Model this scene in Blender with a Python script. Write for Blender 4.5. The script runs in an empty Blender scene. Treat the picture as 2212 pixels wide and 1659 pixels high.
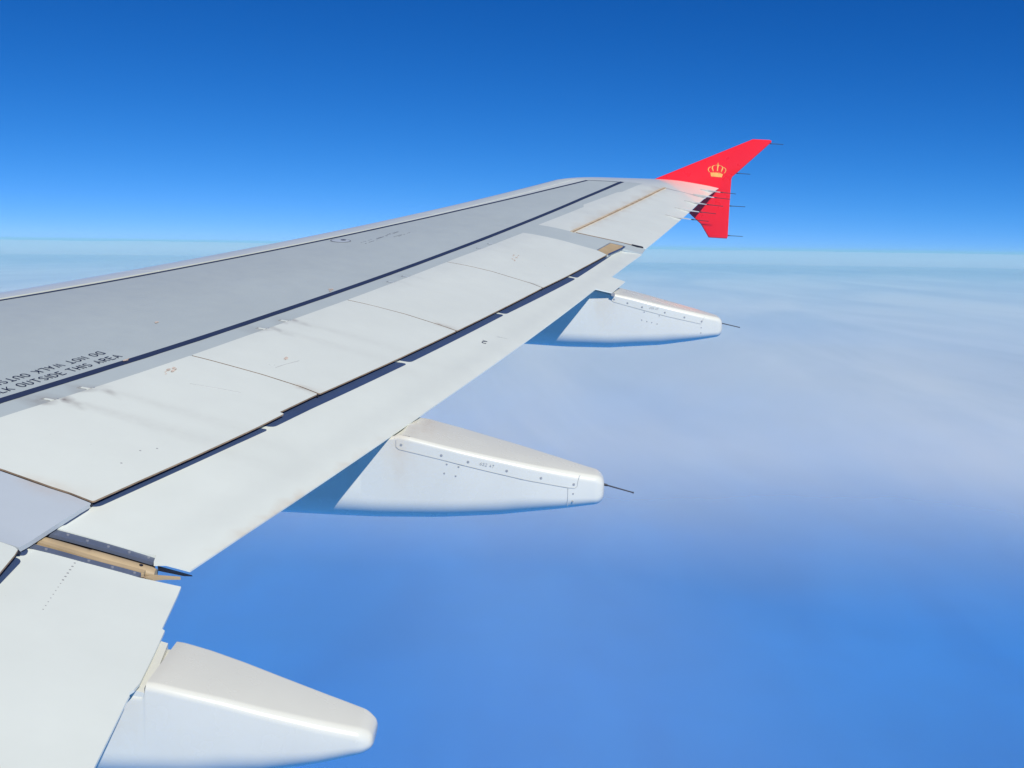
import bpy, bmesh, math, random
import numpy as np
from mathutils import Vector, Matrix, geometry
rnd = random.Random(7)
scene = bpy.context.scene

# ------------------------------------------------------------------ camera, sky, sun, exposure
# Wing axes: X outboard, Y forward, Z up (metres, origin on the aircraft centreline).  ATT turns them into
# the world (Z straight up): the aircraft is banked a few degrees.
UPV = Vector((0.04785, 0.02358, 0.99858)).normalized()
ATT = UPV.rotation_difference(Vector((0, 0, 1))).to_matrix()
SUN_WING = Vector((-0.62, -0.38, 0.68)).normalized()      # towards the sun, wing axes
SUN = ATT @ SUN_WING
cam_data = bpy.data.cameras.new("camera")
cam = bpy.data.objects.new("camera", cam_data)
scene.collection.objects.link(cam)
scene.camera = cam
CY, CP, CR = 0.02554, -0.1543, 0.03739
F = Vector((math.cos(CP) * math.cos(CY), math.cos(CP) * math.sin(CY), math.sin(CP)))
R0 = F.cross(Vector((0, 0, 1))).normalized()
U0 = R0.cross(F)
R1 = R0 * math.cos(CR) + U0 * math.sin(CR)
U1 = -R0 * math.sin(CR) + U0 * math.cos(CR)
rot = Matrix((R1, U1, -F)).transposed()
m = (ATT @ rot).to_4x4()
m.translation = ATT @ Vector((2.36333, -7.28466, 1.34066))
cam.matrix_world = m
cam_data.sensor_width = 36.0
cam_data.lens = 36.0 * 2805.56 / 2212.0
cam_data.clip_start = 0.05
cam_data.clip_end = 2.0e7

world = bpy.data.worlds.new("World")
scene.world = world
world.use_nodes = True
wn = world.node_tree
wn.nodes.clear()
sky = wn.nodes.new("ShaderNodeTexSky")
sky.sky_type = 'NISHITA'
sky.sun_disc = False
sky.sun_elevation = math.asin(SUN.z)
sky.sun_rotation = math.atan2(SUN.x, SUN.y)
sky.altitude = 9000.0
sky.air_density = 1.3
sky.dust_density = 0.0
sky.ozone_density = 4.0
bgn = wn.nodes.new("ShaderNodeBackground")
bgn.inputs["Strength"].default_value = 0.135
won = wn.nodes.new("ShaderNodeOutputWorld")
sepc = wn.nodes.new("ShaderNodeSeparateColor")
cmb = wn.nodes.new("ShaderNodeCombineColor")
for i_, (k_, p_) in enumerate(((1.38, 2.28), (0.69, 1.12), (0.89, 0.80))):      # camera response: deeper, more saturated blue away from the horizon
    pw = wn.nodes.new("ShaderNodeMath"); pw.operation = 'POWER'; pw.inputs[1].default_value = p_
    ml = wn.nodes.new("ShaderNodeMath"); ml.operation = 'MULTIPLY'; ml.inputs[1].default_value = 0.135
    m2 = wn.nodes.new("ShaderNodeMath"); m2.operation = 'MULTIPLY'; m2.inputs[1].default_value = k_ / 0.135
    wn.links.new(sepc.outputs[i_], ml.inputs[0]); wn.links.new(ml.outputs[0], pw.inputs[0]); wn.links.new(pw.outputs[0], m2.inputs[0]); wn.links.new(m2.outputs[0], cmb.inputs[i_])
wn.links.new(cmb.outputs[0], bgn.inputs["Color"])
wn.links.new(bgn.outputs[0], won.inputs["Surface"])
geo = wn.nodes.new("ShaderNodeTexCoord")
sep = wn.nodes.new("ShaderNodeSeparateXYZ")
lift = wn.nodes.new("ShaderNodeMapRange")          # thin air at cruise height: the whitish rim of the sky lies below the horizon
lift.clamp = False
lift.inputs["From Min"].default_value = 0.0
lift.inputs["From Max"].default_value = 1.0
lift.inputs["To Min"].default_value = 0.03
lift.inputs["To Max"].default_value = 1.50
comb = wn.nodes.new("ShaderNodeCombineXYZ")
wn.links.new(geo.outputs["Generated"], sep.inputs[0])
wn.links.new(sep.outputs[0], comb.inputs[0]); wn.links.new(sep.outputs[1], comb.inputs[1])
wn.links.new(sep.outputs[2], lift.inputs["Value"]); wn.links.new(lift.outputs[0], comb.inputs[2])
wn.links.new(comb.outputs[0], sky.inputs["Vector"])
wn.links.new(sky.outputs[0], sepc.inputs[0])
wn.links.new(bgn.outputs[0], won.inputs["Surface"])

sun_data = bpy.data.lights.new("sun", 'SUN')
sun_data.energy = 5.0
sun_data.angle = math.radians(0.53)
sun_data.color = (1.0, 0.965, 0.90)
sun = bpy.data.objects.new("sun", sun_data)
scene.collection.objects.link(sun)
sun.rotation_euler = SUN.to_track_quat('Z', 'Y').to_euler()
sun.location = (0, 0, 30)

vs = scene.view_settings
vs.view_transform = 'Standard'
vs.look = 'None'
vs.exposure = 0.0
vs.gamma = 1.0
vs.use_curve_mapping = False
scene.cycles.max_bounces = 8
scene.cycles.volume_bounces = 4
scene.cycles.use_denoising = True

# ------------------------------------------------------------------ materials
def mat(name, color, rough=0.4, spec=0.5, metal=0.0, coat=0.0, var=0.04, vscale=1.5, dirt=False, bump=0.0, bscale=3.0):
    m = bpy.data.materials.new(name)
    m.use_nodes = True
    nt = m.node_tree
    b = nt.nodes["Principled BSDF"]
    b.inputs["Roughness"].default_value = rough
    b.inputs["Specular IOR Level"].default_value = spec
    b.inputs["Metallic"].default_value = metal
    b.inputs["Coat Weight"].default_value = coat
    b.inputs["Coat Roughness"].default_value = 0.06
    tc = nt.nodes.new("ShaderNodeTexCoord")
    n = nt.nodes.new("ShaderNodeTexNoise")
    n.inputs["Scale"].default_value = vscale
    n.inputs["Detail"].default_value = 6.0
    n.inputs["Roughness"].default_value = 0.65
    nt.links.new(tc.outputs["Object"], n.inputs["Vector"])
    mp = nt.nodes.new("ShaderNodeMapRange")
    mp.inputs["From Min"].default_value = 0.3
    mp.inputs["From Max"].default_value = 0.7
    mp.inputs["To Min"].default_value = 1.0 - var
    mp.inputs["To Max"].default_value = 1.0 + var
    nt.links.new(n.outputs["Fac"], mp.inputs["Value"])
    mul = nt.nodes.new("ShaderNodeVectorMath")
    mul.operation = 'SCALE'
    mul.inputs[0].default_value = color[:3]
    nt.links.new(mp.outputs["Result"], mul.inputs["Scale"])
    last = mul.outputs[0]
    if dirt:
        for an, col in (("soot", (0.16, 0.13, 0.11)), ("rust", (0.42, 0.27, 0.13))):
            a = nt.nodes.new("ShaderNodeAttribute")
            a.attribute_name = an
            n2 = nt.nodes.new("ShaderNodeTexNoise")
            n2.inputs["Scale"].default_value = 22.0
            n2.inputs["Detail"].default_value = 5.0
            nt.links.new(tc.outputs["Object"], n2.inputs["Vector"])
            mr = nt.nodes.new("ShaderNodeMapRange")
            mr.inputs["From Min"].default_value = 0.25
            mr.inputs["From Max"].default_value = 0.7
            mr.inputs["To Min"].default_value = 0.45
            mr.inputs["To Max"].default_value = 1.25
            nt.links.new(n2.outputs["Fac"], mr.inputs["Value"])
            mm = nt.nodes.new("ShaderNodeMath")
            mm.operation = 'MULTIPLY'
            mm.use_clamp = True
            nt.links.new(a.outputs["Fac"], mm.inputs[0])
            nt.links.new(mr.outputs["Result"], mm.inputs[1])
            mx = nt.nodes.new("ShaderNodeMix")
            mx.data_type = 'RGBA'
            nt.links.new(mm.outputs[0], mx.inputs[0])
            nt.links.new(last, mx.inputs[6])
            mx.inputs[7].default_value = (*col, 1)
            last = mx.outputs[2]
    nt.links.new(last, b.inputs["Base Color"])
    n3 = nt.nodes.new("ShaderNodeTexNoise")
    n3.inputs["Scale"].default_value = 9.0
    n3.inputs["Detail"].default_value = 4.0
    nt.links.new(tc.outputs["Object"], n3.inputs["Vector"])
    mr3 = nt.nodes.new("ShaderNodeMapRange")
    mr3.inputs["To Min"].default_value = rough * 0.8
    mr3.inputs["To Max"].default_value = min(1.0, rough * 1.25)
    nt.links.new(n3.outputs["Fac"], mr3.inputs["Value"])
    nt.links.new(mr3.outputs["Result"], b.inputs["Roughness"])
    if bump:
        bp = nt.nodes.new("ShaderNodeBump")
        bp.inputs["Strength"].default_value = 0.25
        bp.inputs["Distance"].default_value = bump
        n4 = nt.nodes.new("ShaderNodeTexNoise")
        n4.inputs["Scale"].default_value = bscale
        n4.inputs["Detail"].default_value = 1.0
        nt.links.new(tc.outputs["Object"], n4.inputs["Vector"])
        nt.links.new(n4.outputs["Fac"], bp.inputs["Height"])
        nt.links.new(bp.outputs["Normal"], b.inputs["Normal"])
    return m

M = {
    'seam': mat("pale_joint_sealant", (0.34, 0.35, 0.34), 0.5, 0.4, var=0.3, vscale=6),
    'tanseal': mat("pale_tan_sealant", (0.43, 0.37, 0.27), 0.6, 0.3, var=0.25, vscale=7),
    'white': mat("white_gloss_paint", (0.615, 0.655, 0.590), 0.30, 0.5, coat=0.3, dirt=True, bump=0.006, var=0.035),
    'fair': mat("fairing_white_paint", (0.585, 0.590, 0.515), 0.26, 0.4, coat=0.1, var=0.04, dirt=True),
    'grey': mat("grey_wing_paint", (0.378, 0.430, 0.425), 0.38, 0.5, dirt=True, bump=0.006, var=0.03),
    'shroud': mat("pale_grey_panel_paint", (0.41, 0.46, 0.49), 0.35, 0.5, dirt=True, bump=0.01, var=0.03),
    'navy': mat("navy_marking_paint", (0.022, 0.032, 0.066), 0.45, 0.4, var=0.12, vscale=5),
    'chafe': mat("dark_blue_rubbing_coat", (0.034, 0.058, 0.125), 0.42, 0.4, var=0.10, vscale=3),
    'metal': mat("bare_slat_metal", (0.50, 0.53, 0.56), 0.28, 0.5, metal=0.85, var=0.03),
    'red': mat("red_gloss_paint", (0.88, 0.010, 0.014), 0.28, 0.5, coat=0.5, var=0.03),
    'gold': mat("gold_print", (0.85, 0.42, 0.10), 0.45, 0.5, var=0.18, vscale=22),
    'black': mat("black_rubber", (0.012, 0.013, 0.02), 0.45, 0.4, var=0.1),
    'ink': mat("black_print", (0.012, 0.016, 0.04), 0.5, 0.3, var=0.15, vscale=20),
    'faint': mat("faded_grey_print", (0.17, 0.19, 0.22), 0.5, 0.3, var=0.2, vscale=20),
    'beige': mat("tan_primer", (0.36, 0.275, 0.16), 0.55, 0.4, var=0.12, vscale=8),
    'brown': mat("brown_sealant", (0.24, 0.175, 0.12), 0.7, 0.3, var=0.3, vscale=14),
    'steel': mat("grey_steel_strip", (0.085, 0.105, 0.15), 0.4, 0.5, var=0.15, vscale=8),
    'bolt': mat("bright_screw_metal", (0.42, 0.44, 0.46), 0.35, 0.5, metal=0.6, var=0.05),
    'dull': mat("dull_grey_fastener", (0.27, 0.28, 0.28), 0.5, 0.4, var=0.1),
}

# ------------------------------------------------------------------ wing surface
KC = np.array([0, .005, .02, .05, .1, .16, .25, .4, .55, .65, .75, .83, .92, 1.0])
KH = np.array([0.05386, 0.06653, 0.07829, 0.09165, 0.10204, 0.10766, 0.10992, 0.10706, 0.09429, 0.08206, 0.0617, 0.04397, 0.02261, 0.0])
KU = np.sqrt(KC)
def _nat(x, y):
    n = len(x); A = np.zeros((n, n)); b = np.zeros(n); h = np.diff(x); A[0, 0] = A[-1, -1] = 1
    for i in range(1, n - 1):
        A[i, i-1] = h[i-1]; A[i, i] = 2 * (h[i-1] + h[i]); A[i, i+1] = h[i]
        b[i] = 6 * ((y[i+1] - y[i]) / h[i] - (y[i] - y[i-1]) / h[i-1])
    return np.linalg.solve(A, b)
KM = _nat(KU, KH)
TL = math.tan(math.radians(27.49946)); TT = math.tan(math.radians(15.96756))
def prof(c):
    v = np.sqrt(np.clip(c, 0, 1.5)); i = np.clip(np.searchsorted(KU, v) - 1, 0, len(KU) - 2)
    h = KU[i+1] - KU[i]; A = (KU[i+1] - v) / h; B = (v - KU[i]) / h
    return A*KH[i] + B*KH[i+1] + ((A**3 - A)*KM[i] + (B**3 - B)*KM[i+1])*h*h/6
def xle(s): return (s - 1.98) * TL
def xte(s): return 6.1 + np.maximum(s - 6.4, 0) * TT
def chord(s): return xte(s) - xle(s)
def S(s, c):
    s = np.asarray(s, float); c = np.asarray(c, float)
    ch = chord(s); t = s - 6.4
    zt = np.where(t < 0, .08461*t, .08461*t + .04029*t*t/10 + .0039*t**3/100)
    tt = np.clip(t / 10.4, 0, 1)
    z = zt + ch*(prof(c) - (.03535*tt - .03636*tt*tt)*(1-c) + (.00571 + .01245*tt + .01374*tt*tt)*np.clip(1-c, 0, 1)**4)
    tip = np.clip(s - 15.9, 0, None)**1.5
    z = z - (.03 + .11*(1-c))*tip
    return np.stack([s + 0*c, -(xle(s) + c*ch), z], -1)
def thick_af(c):
    c = np.clip(c, 0, 1)
    t = .118
    return np.maximum(2*5*t*(.2969*np.sqrt(c) - .126*c - .3516*c**2 + .2843*c**3 - .1036*c**4)*0.92, 0)
def toc(s, y): return (y - xle(s)) / chord(s)          # distance aft of the root leading edge -> chord fraction

root = bpy.data.objects.new("aircraft_wing", None)
scene.collection.objects.link(root)
root.empty_display_size = 1.0
root.matrix_world = ATT.to_4x4()
root["label"] = "white and grey airliner wing with red wingtip fence stretching out above the haze"
root["category"] = "aircraft wing"

def link(me, name, parent, m, label=None):
    o = bpy.data.objects.new(name, me)
    scene.collection.objects.link(o)
    o.parent = parent
    if m is not None and not me.materials:
        me.materials.append(m)
    if label: o["label"] = label
    return o

def dense(poly, step):
    out = []
    n = len(poly)
    for i in range(n):
        s0, c0 = poly[i]; s1, c1 = poly[(i+1) % n]
        y0 = xle(s0) + c0*chord(s0); y1 = xle(s1) + c1*chord(s1)
        L = math.hypot(s1-s0, y1-y0)
        k = max(1, int(math.ceil(L/step)))
        for j in range(k):
            t = j/k
            sj = s0 + (s1-s0)*t
            out.append((sj, toc(sj, y0 + (y1-y0)*t)))
    return out
def rounded(poly, r):
    """poly in (s,c); corners cut with an arc of about r metres"""
    P = [Vector((s, xle(s) + c*chord(s))) for s, c in poly]
    rr = r if isinstance(r, (list, tuple)) else [r]*len(P)
    out = []
    for i, p in enumerate(P):
        a = P[i-1] - p; b = P[(i+1) % len(P)] - p
        q = min(rr[i], a.length*.45, b.length*.45)
        if q < 1e-4: out.append(p); continue
        a.normalize(); b.normalize()
        for t in (0, .25, .5, .75, 1):
            out.append(p + a*q*(1-t)**2 + b*q*t**2)
    return [(v.x, toc(v.x, v.y)) for v in out]

# dirt that belongs to the paint: soot trails behind the spoiler hinges, stained trailing edges and joints
HINGES = [(7.590, .6675), (7.805, .6665), (9.186, .6505), (9.41, .6475), (10.704, .6287), (10.919, .6248), (12.153, .6064), (12.359, .6042)]
HPOW = [1.0, .8, .62, .6, .18, .15, .1, .1]
TRAILS = []     # (s0,y0,s1,y1,w0,w1,strength)
for (s_, c_), p_ in zip(HINGES, HPOW):
    y_ = xle(s_) + c_*chord(s_)
    TRAILS.append((s_+.03, y_+.015, s_-.02, y_+.12, .014, .02, 1.0*p_))
    TRAILS.append((s_+.02, y_+.02, s_-.05, y_+.85, .02, .07, .17*p_))
    TRAILS.append((s_-.09, y_-.02, s_+.10, y_+.02, .006, .006, .7*p_))
for (a, b, c, d, w, k) in ((8.438, .833, 8.419, .860, .012, .9), (10.018, .832, 9.99, .8725, .010, .9), (11.485, .842, 11.445, .884, .008, .7)):
    TRAILS.append((a, xle(a)+b*chord(a), c, xle(c)+d*chord(c), w, w*1.6, k*.6))
RUST = []
for (a, b, c, d, w, k) in ((8.45, .825, 8.44, .862, .02, .28), (10.03, .83, 10.01, .874, .02, .3), (6.82, .80, 6.79, .862, .035, .3)):
    RUST.append((a, xle(a)+b*chord(a), c, xle(c)+d*chord(c), w, w*2.2, k))
def seg(s, y, T):
    out = np.zeros(len(s))
    for (s0, y0, s1, y1, w0, w1, k) in T:
        dx, dy = s1-s0, y1-y0; L2 = dx*dx + dy*dy
        t = np.clip(((s-s0)*dx + (y-y0)*dy)/L2, 0, 1)
        d = np.hypot(s - s0 - t*dx, y - y0 - t*dy)
        w = w0 + (w1-w0)*t
        out = np.maximum(out, k*(1 - .75*t)*np.exp(-(d/w)**2))
    return out
def soot(s, y): return seg(s, y, TRAILS)
def rust(s, y):
    r = seg(s, y, RUST)
    te = xte(s) + 0*y
    d = te*1.0 - y
    lo = np.clip((8.9 - s)/2.2, 0, 1)*np.clip((s-6.5)/.5, 0, 1)
    edge = np.exp(-(np.clip(d - .012, 0, None)/.018)**2)*np.where(np.abs(d) < .4, 1, 0)
    wob = .6 + .4*np.sin(s*9.0 + 1.2*np.sin(s*23))
    r = np.maximum(r, .75*lo*edge*wob)
    # aileron hinge line grime
    ya = xle(s) + (.7104 + (s-13.35)*.003)*chord(s)
    g = np.where((s > 13.36) & (s < 16.12), np.exp(-np.abs(y - ya)/.022), 0)
    g2 = np.where((s > 13.36) & (s < 16.12), np.exp(-np.abs(y - ya - .05)/.05)*(np.sin(s*17)*np.sin(s*41+1) > .25), 0)
    return np.maximum(r, np.maximum(.4*g, .15*g2))

def solid(name, poly, m, parent=None, dz=0.0, th=0.02, step=0.08, grid=None, label=None, edge_mat=None, dirt=True):
    """closed slab that follows the wing's upper surface inside the outline poly (s, chord fraction)"""
    parent = parent or root
    B = dense(poly, step)
    P = [(s, xle(s) + c*chord(s)) for s, c in B]
    n = len(P)
    grid = grid or step
    P = np.array(P)
    lo, hi = P.min(0), P.max(0)
    gx, gy = np.meshgrid(np.arange(lo[0]+grid*.5, hi[0], grid), np.arange(lo[1]+grid*.5, hi[1], grid))
    Q = np.stack([gx.ravel(), gy.ravel()], -1)
    inside = np.zeros(len(Q), bool)
    near = np.full(len(Q), 1e9)
    for i in range(n):
        a = P[i]; b = P[(i+1) % n]
        cond = (a[1] > Q[:, 1]) != (b[1] > Q[:, 1])
        if a[1] != b[1]:
            xx = (b[0]-a[0])*(Q[:, 1]-a[1])/(b[1]-a[1]) + a[0]
            inside ^= cond & (Q[:, 0] < xx)
        d = b - a; L2 = max(d @ d, 1e-12)
        t = np.clip(((Q - a) @ d)/L2, 0, 1)
        near = np.minimum(near, np.hypot(*(Q - a - t[:, None]*d).T))
    Q = Q[inside & (near > grid*.35)]
    pts = [Vector((float(x), float(y))) for x, y in P] + [Vector((float(x), float(y))) for x, y in Q]
    edges = [(i, (i+1) % n) for i in range(n)]
    vo, eo, fo, ov, oe, of = geometry.delaunay_2d_cdt(pts, edges, [list(range(n))], 1, 1e-6)
    V = np.array([(v.x, v.y) for v in vo])
    s = V[:, 0]; c = toc(s, V[:, 1])
    T3 = S(s, c)
    z0 = dz(s, c) if callable(dz) else dz
    tk = th(s, c) if callable(th) else th + 0*s
    top = T3.copy(); top[:, 2] += z0
    bot = top.copy(); bot[:, 2] -= tk
    N = len(V)
    faces = []
    ecount = {}
    for f in fo:
        f = list(f)
        a = 0
        for i in range(len(f)):
            p, q = V[f[i]], V[f[(i+1) % len(f)]]
            a += p[0]*q[1] - q[0]*p[1]
        if a > 0: f = f[::-1]          # y is aft: flip so that normals look up
        faces.append(f)
        for i in range(len(f)):
            e = (f[i], f[(i+1) % len(f)])
            ecount[e] = 1
    allf = list(faces) + [[v + N for v in f[::-1]] for f in faces]
    mats = [0]*len(allf)
    bd = [e for e in ecount if (e[1], e[0]) not in ecount]
    for a, b in bd:
        allf.append([b, a, a + N, b + N]); mats.append(1 if edge_mat else 0)
    me = bpy.data.meshes.new(name)
    me.from_pydata(np.vstack([top, bot]).tolist(), [], allf)
    me.materials.append(m)
    if edge_mat: me.materials.append(edge_mat)
    me.polygons.foreach_set("material_index", mats)
    me.polygons.foreach_set("use_smooth", [True]*len(allf))
    bs = set(); 
    for a, b in bd:
        bs.add((min(a, b), max(a, b))); bs.add((min(a, b)+N, max(a, b)+N))
    att = me.attributes.new("sharp_edge", 'BOOLEAN', 'EDGE')
    ev = np.zeros(len(me.edges)*2, int); me.edges.foreach_get("vertices", ev); ev = ev.reshape(-1, 2)
    att.data.foreach_set("value", [((min(a, b), max(a, b)) in bs) or (a < N) != (b < N) for a, b in ev.tolist()])
    if dirt:
        for an, fn in (("soot", soot), ("rust", rust)):
            a = me.attributes.new(an, 'FLOAT', 'POINT')
            a.data.foreach_set("value", np.concatenate([fn(s, V[:, 1])]*2).astype(np.float32))
    me.update()
    return link(me, name, parent, None, label)

def band(line, w, m, name, parent=None, dz=0.0015, th=0.001, step=0.1, shift=0.0, **k):
    """thin strip along a line of (s,c) points; w metres wide"""
    P = [Vector((s, xle(s) + c*chord(s))) for s, c in line]
    L, R = [], []
    for i, p in enumerate(P):
        t = ((P[min(i+1, len(P)-1)] - P[max(i-1, 0)])).normalized()
        nrm = Vector((-t.y, t.x))
        L.append(p + nrm*(w/2+shift)); R.append(p - nrm*(w/2-shift))
    poly = [(v.x, toc(v.x, v.y)) for v in L + R[::-1]]
    return solid(name, poly, m, parent, dz, th, step, grid=9, dirt=False, **k)

def meshobj(name, verts, faces, m, parent, smooth=True, label=None, sharp=None):
    me = bpy.data.meshes.new(name)
    me.from_pydata([tuple(v) for v in verts], [], faces)
    me.materials.append(m)
    bm = bmesh.new(); bm.from_mesh(me)
    bmesh.ops.recalc_face_normals(bm, faces=bm.faces)
    for f in bm.faces: f.smooth = smooth
    if sharp is not None:
        for e in bm.edges:
            if len(e.link_faces) == 2 and e.calc_face_angle(0) > sharp: e.smooth = False
    bm.to_mesh(me); bm.free()
    return link(me, name, parent, None, label)

def rod(name, a, b, r0, r1, m, parent, n=8, collar=None):
    a, b = Vector(a), Vector(b); d = (b-a).normalized()
    x = d.orthogonal().normalized(); y = d.cross(x)
    st = [(0, r0), (1, r1)] if not collar else [(0, r0*1.0), (.03, collar), (.14, collar), (.2, r0), (.96, r1), (.965, r1*1.5), (1, r1*1.5)]
    V = []; Fc = []
    for t, r in st:
        for k in range(n):
            an = 2*math.pi*k/n
            V.append(a + (b-a)*t + (x*math.cos(an) + y*math.sin(an))*r)
    for i in range(len(st)-1):
        for k in range(n):
            Fc.append([i*n+k, i*n+(k+1) % n, (i+1)*n+(k+1) % n, (i+1)*n+k])
    Fc.append(list(range(n))); Fc.append([(len(st)-1)*n+k for k in range(n)])
    return meshobj(name, V, Fc, m, parent, sharp=.9)

# ---- leading edge slats and lower skin
def wrap(name, s0, s1, w0, w1, m, ns, nw, parent=None, dz=0.0, label=None, th=0.012):
    """shell around the leading edge; w is sqrt(c), negative on the underside"""
    V = []; Fc = []
    ws = np.linspace(w0, w1, nw); ss = np.linspace(s0, s1, ns)
    for lay in (0, 1):
        for s in ss:
            for w in ws:
                c = w*w
                p = S(s, c)
                ch = chord(s)
                mid = p[2] - thick_af(c)*ch/2
                z = p[2] if w >= 0 else p[2] - thick_af(c)*ch
                inner = lay*th
                sgn = 1 if w >= 0 else -1
                V.append((s, p[1] - (inner if c < .02 else 0), z + sgn*(dz*min(1, c/.01) - (inner if c > .004 else 0))))
    N = ns*nw
    for i in range(ns-1):
        for j in range(nw-1):
            a = i*nw + j
            Fc.append([a, a+1, a+nw+1, a+nw]); Fc.append([a+N, a+N+nw, a+N+nw+1, a+N+1])
    for i in range(ns-1):
        for j in (0, nw-1):
            a = i*nw+j
            Fc.append([a, a+nw, a+nw+N, a+N])
    for j in range(nw-1):
        for i in (0, ns-1):
            a = i*nw+j
            Fc.append([a, a+1, a+1+N, a+N])
    me = bpy.data.meshes.new(name)
    me.from_pydata(V, [], Fc)
    me.materials.append(m)
    bm = bmesh.new(); bm.from_mesh(me)
    bmesh.ops.recalc_face_normals(bm, faces=bm.faces)
    for f in bm.faces: f.smooth = True
    for e in bm.edges:
        if len(e.link_faces) == 2 and e.calc_face_angle(0) > .7: e.smooth = False
    bm.to_mesh(me); bm.free()
    return link(me, name, parent or root, None, label)
def two_tone(o, m2, cut, s_of=None):
    """second material ahead of chord fraction cut: the bare metal nose of a slat"""
    me = o.data
    me.materials.append(m2)
    for p in me.polygons:
        s = p.center.x; c = (-p.center.y - xle(s))/chord(s)
        if c < cut: p.material_index = 1

SLAT_C = .163
for a, b in ((2.0, 4.4), (4.412, 7.4), (7.412, 10.40), (10.412, 13.46), (13.472, 15.90)):
    o = wrap("slat", a, b, -math.sqrt(.07), math.sqrt(SLAT_C), M['white'], int((b-a)/.12)+2, 44, dz=.002)
    two_tone(o, M['metal'], .055)
wrap("tip_leading_edge", 15.908, 16.95, -math.sqrt(.07), math.sqrt(SLAT_C), M['white'], 14, 44, dz=.0)
# lower skin of the wing box
V = []; Fc = []
ss = np.linspace(2.0, 16.95, 70); cs = np.linspace(.07, 1.0, 34)
def lower_z(s, c): return S(s, c)[..., 2] - thick_af(c)*chord(s)
for s in ss:
    cm = .86 if s < 13.4 else .965
    for t in np.linspace(0, 1, 34):
        c = .0705 + (cm-.0705)*t
        p = S(s, c); V.append((s, p[1], p[2] - max(float(thick_af(c))*chord(s), .04)))
for i in range(69):
    for j in range(33):
        a = i*34+j; Fc.append([a, a+1, a+35, a+34])
o = meshobj("lower_skin", V, Fc, M['shroud'], root)
sm = o.modifiers.new("thickness", 'SOLIDIFY'); sm.thickness = .006
# tip rib
V = []
cc = np.linspace(0, 1, 40)**1.6
for c in cc: p = S(16.95, c); V.append((16.952, p[1], p[2]-.001))
for c in cc[::-1][1:-1]: p = S(16.95, c); V.append((16.952, p[1], p[2] - float(thick_af(c))*chord(16.95)))
V += [(x+.02, y, z) for x, y, z in V]
n = len(V)//2
Fc = [list(range(n)), list(range(n, 2*n))[::-1]] + [[i, (i+1) % n, (i+1) % n + n, i+n] for i in range(n)]
meshobj("tip_rib", V, Fc, M['white'], root, smooth=False)

# ---- upper skins
FS = [(2.0, .1745), (9.242, .1785), (9.879, .1810), (10.722, .1778), (12.744, .1768), (13.697, .1828), (14.801, .2055), (15.111, .2122), (15.905, .2440)]
SPLE = [(12.941, .5970), (12.711, .5996), (12.344, .6040), (11.688, .6106), (11.512, .6140), (10.696, .6285), (10.065, .6385), (9.6, .6445), (8.919, .6541), (8.502, .6600), (8.118, .6645), (7.332, .6699), (6.85, .676)]
def th_panel(s, c): return np.clip(thick_af(c)*chord(s) - .004, .006, .018)
def th_te(s, c): return np.clip(thick_af(c)*chord(s)*.95, .007, .10)
grey_out = [(16.08, .4518), (16.118, .5671), (15.482, .5674), (15.401, .551), (14.555, .5441), (14.457, .5658), (13.374, .5748), (13.356, .7065)]
grey = FS + grey_out + [(13.344, .7119), (13.433, .9331), (13.460, .9858), (13.275, .9926), (13.23, .9192), (12.871, .9078), (12.937, .8663), (12.963, .7372)] + SPLE + [(6.85, .70), (2.0, .70)]
skin = solid("upper_skin", grey, M['grey'], th=th_panel, step=.12, grid=.14)
white_le = [(2.0, SLAT_C+.002), (13.0, SLAT_C+.002), (16.95, SLAT_C+.002), (16.95, .6), (16.95, .9960), (16.165, .9905), (16.14, .9399), (16.112, .7185), (14.609, .7094), (13.356, .7065)] + grey_out[::-1][1:] + FS[::-1]
solid("tip_skin", white_le, M['white'], th=lambda s, c: np.where(c > .7, th_te(s, c), .018), step=.12, grid=.12)
solid("shroud_panel", [(6.84, .704), (6.84, .7642), (6.806, .8187), (6.798, .8391), (6.776, .8640), (6.72, .8655), (6.52, .8725), (6.345, .8755), (6.352, .8592), (6.375, .704)], M['shroud'], th=.016, step=.08, dz=.001)

# ---- walkway stripes
def stripe_at(pts, w, nm, par=skin): return band(pts, w, M['navy'], nm, par, dz=.0022, th=.0015)
FSS = [(2.0, .178), (6.0, .180), (9.242, .1820), (9.879, .1850), (10.722, .1820), (12.744, .1818), (13.697, .1883), (14.801, .2119), (15.111, .2188), (15.89, .2495)]
stripe_at(FSS, .028, "walkway_stripe")
RS = [(3.0, .702), (5.6, .656), (7.459, .6314), (8.077, .6235), (8.572, .6171), (8.853, .6129), (9.5, .6015), (10.273, .588), (11.219, .5696), (11.778, .5573), (13.099, .5268), (13.887, .507), (14.87, .4777), (16.028, .4459)]
stripe_at(RS, .040, "walkway_stripe")
band([(15.895, .2560), (15.93, .3300), (15.955, .3800), (15.985, .4320)], .009, M['navy'], "walkway_stripe", skin, dz=.0022, th=.0015)

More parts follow.
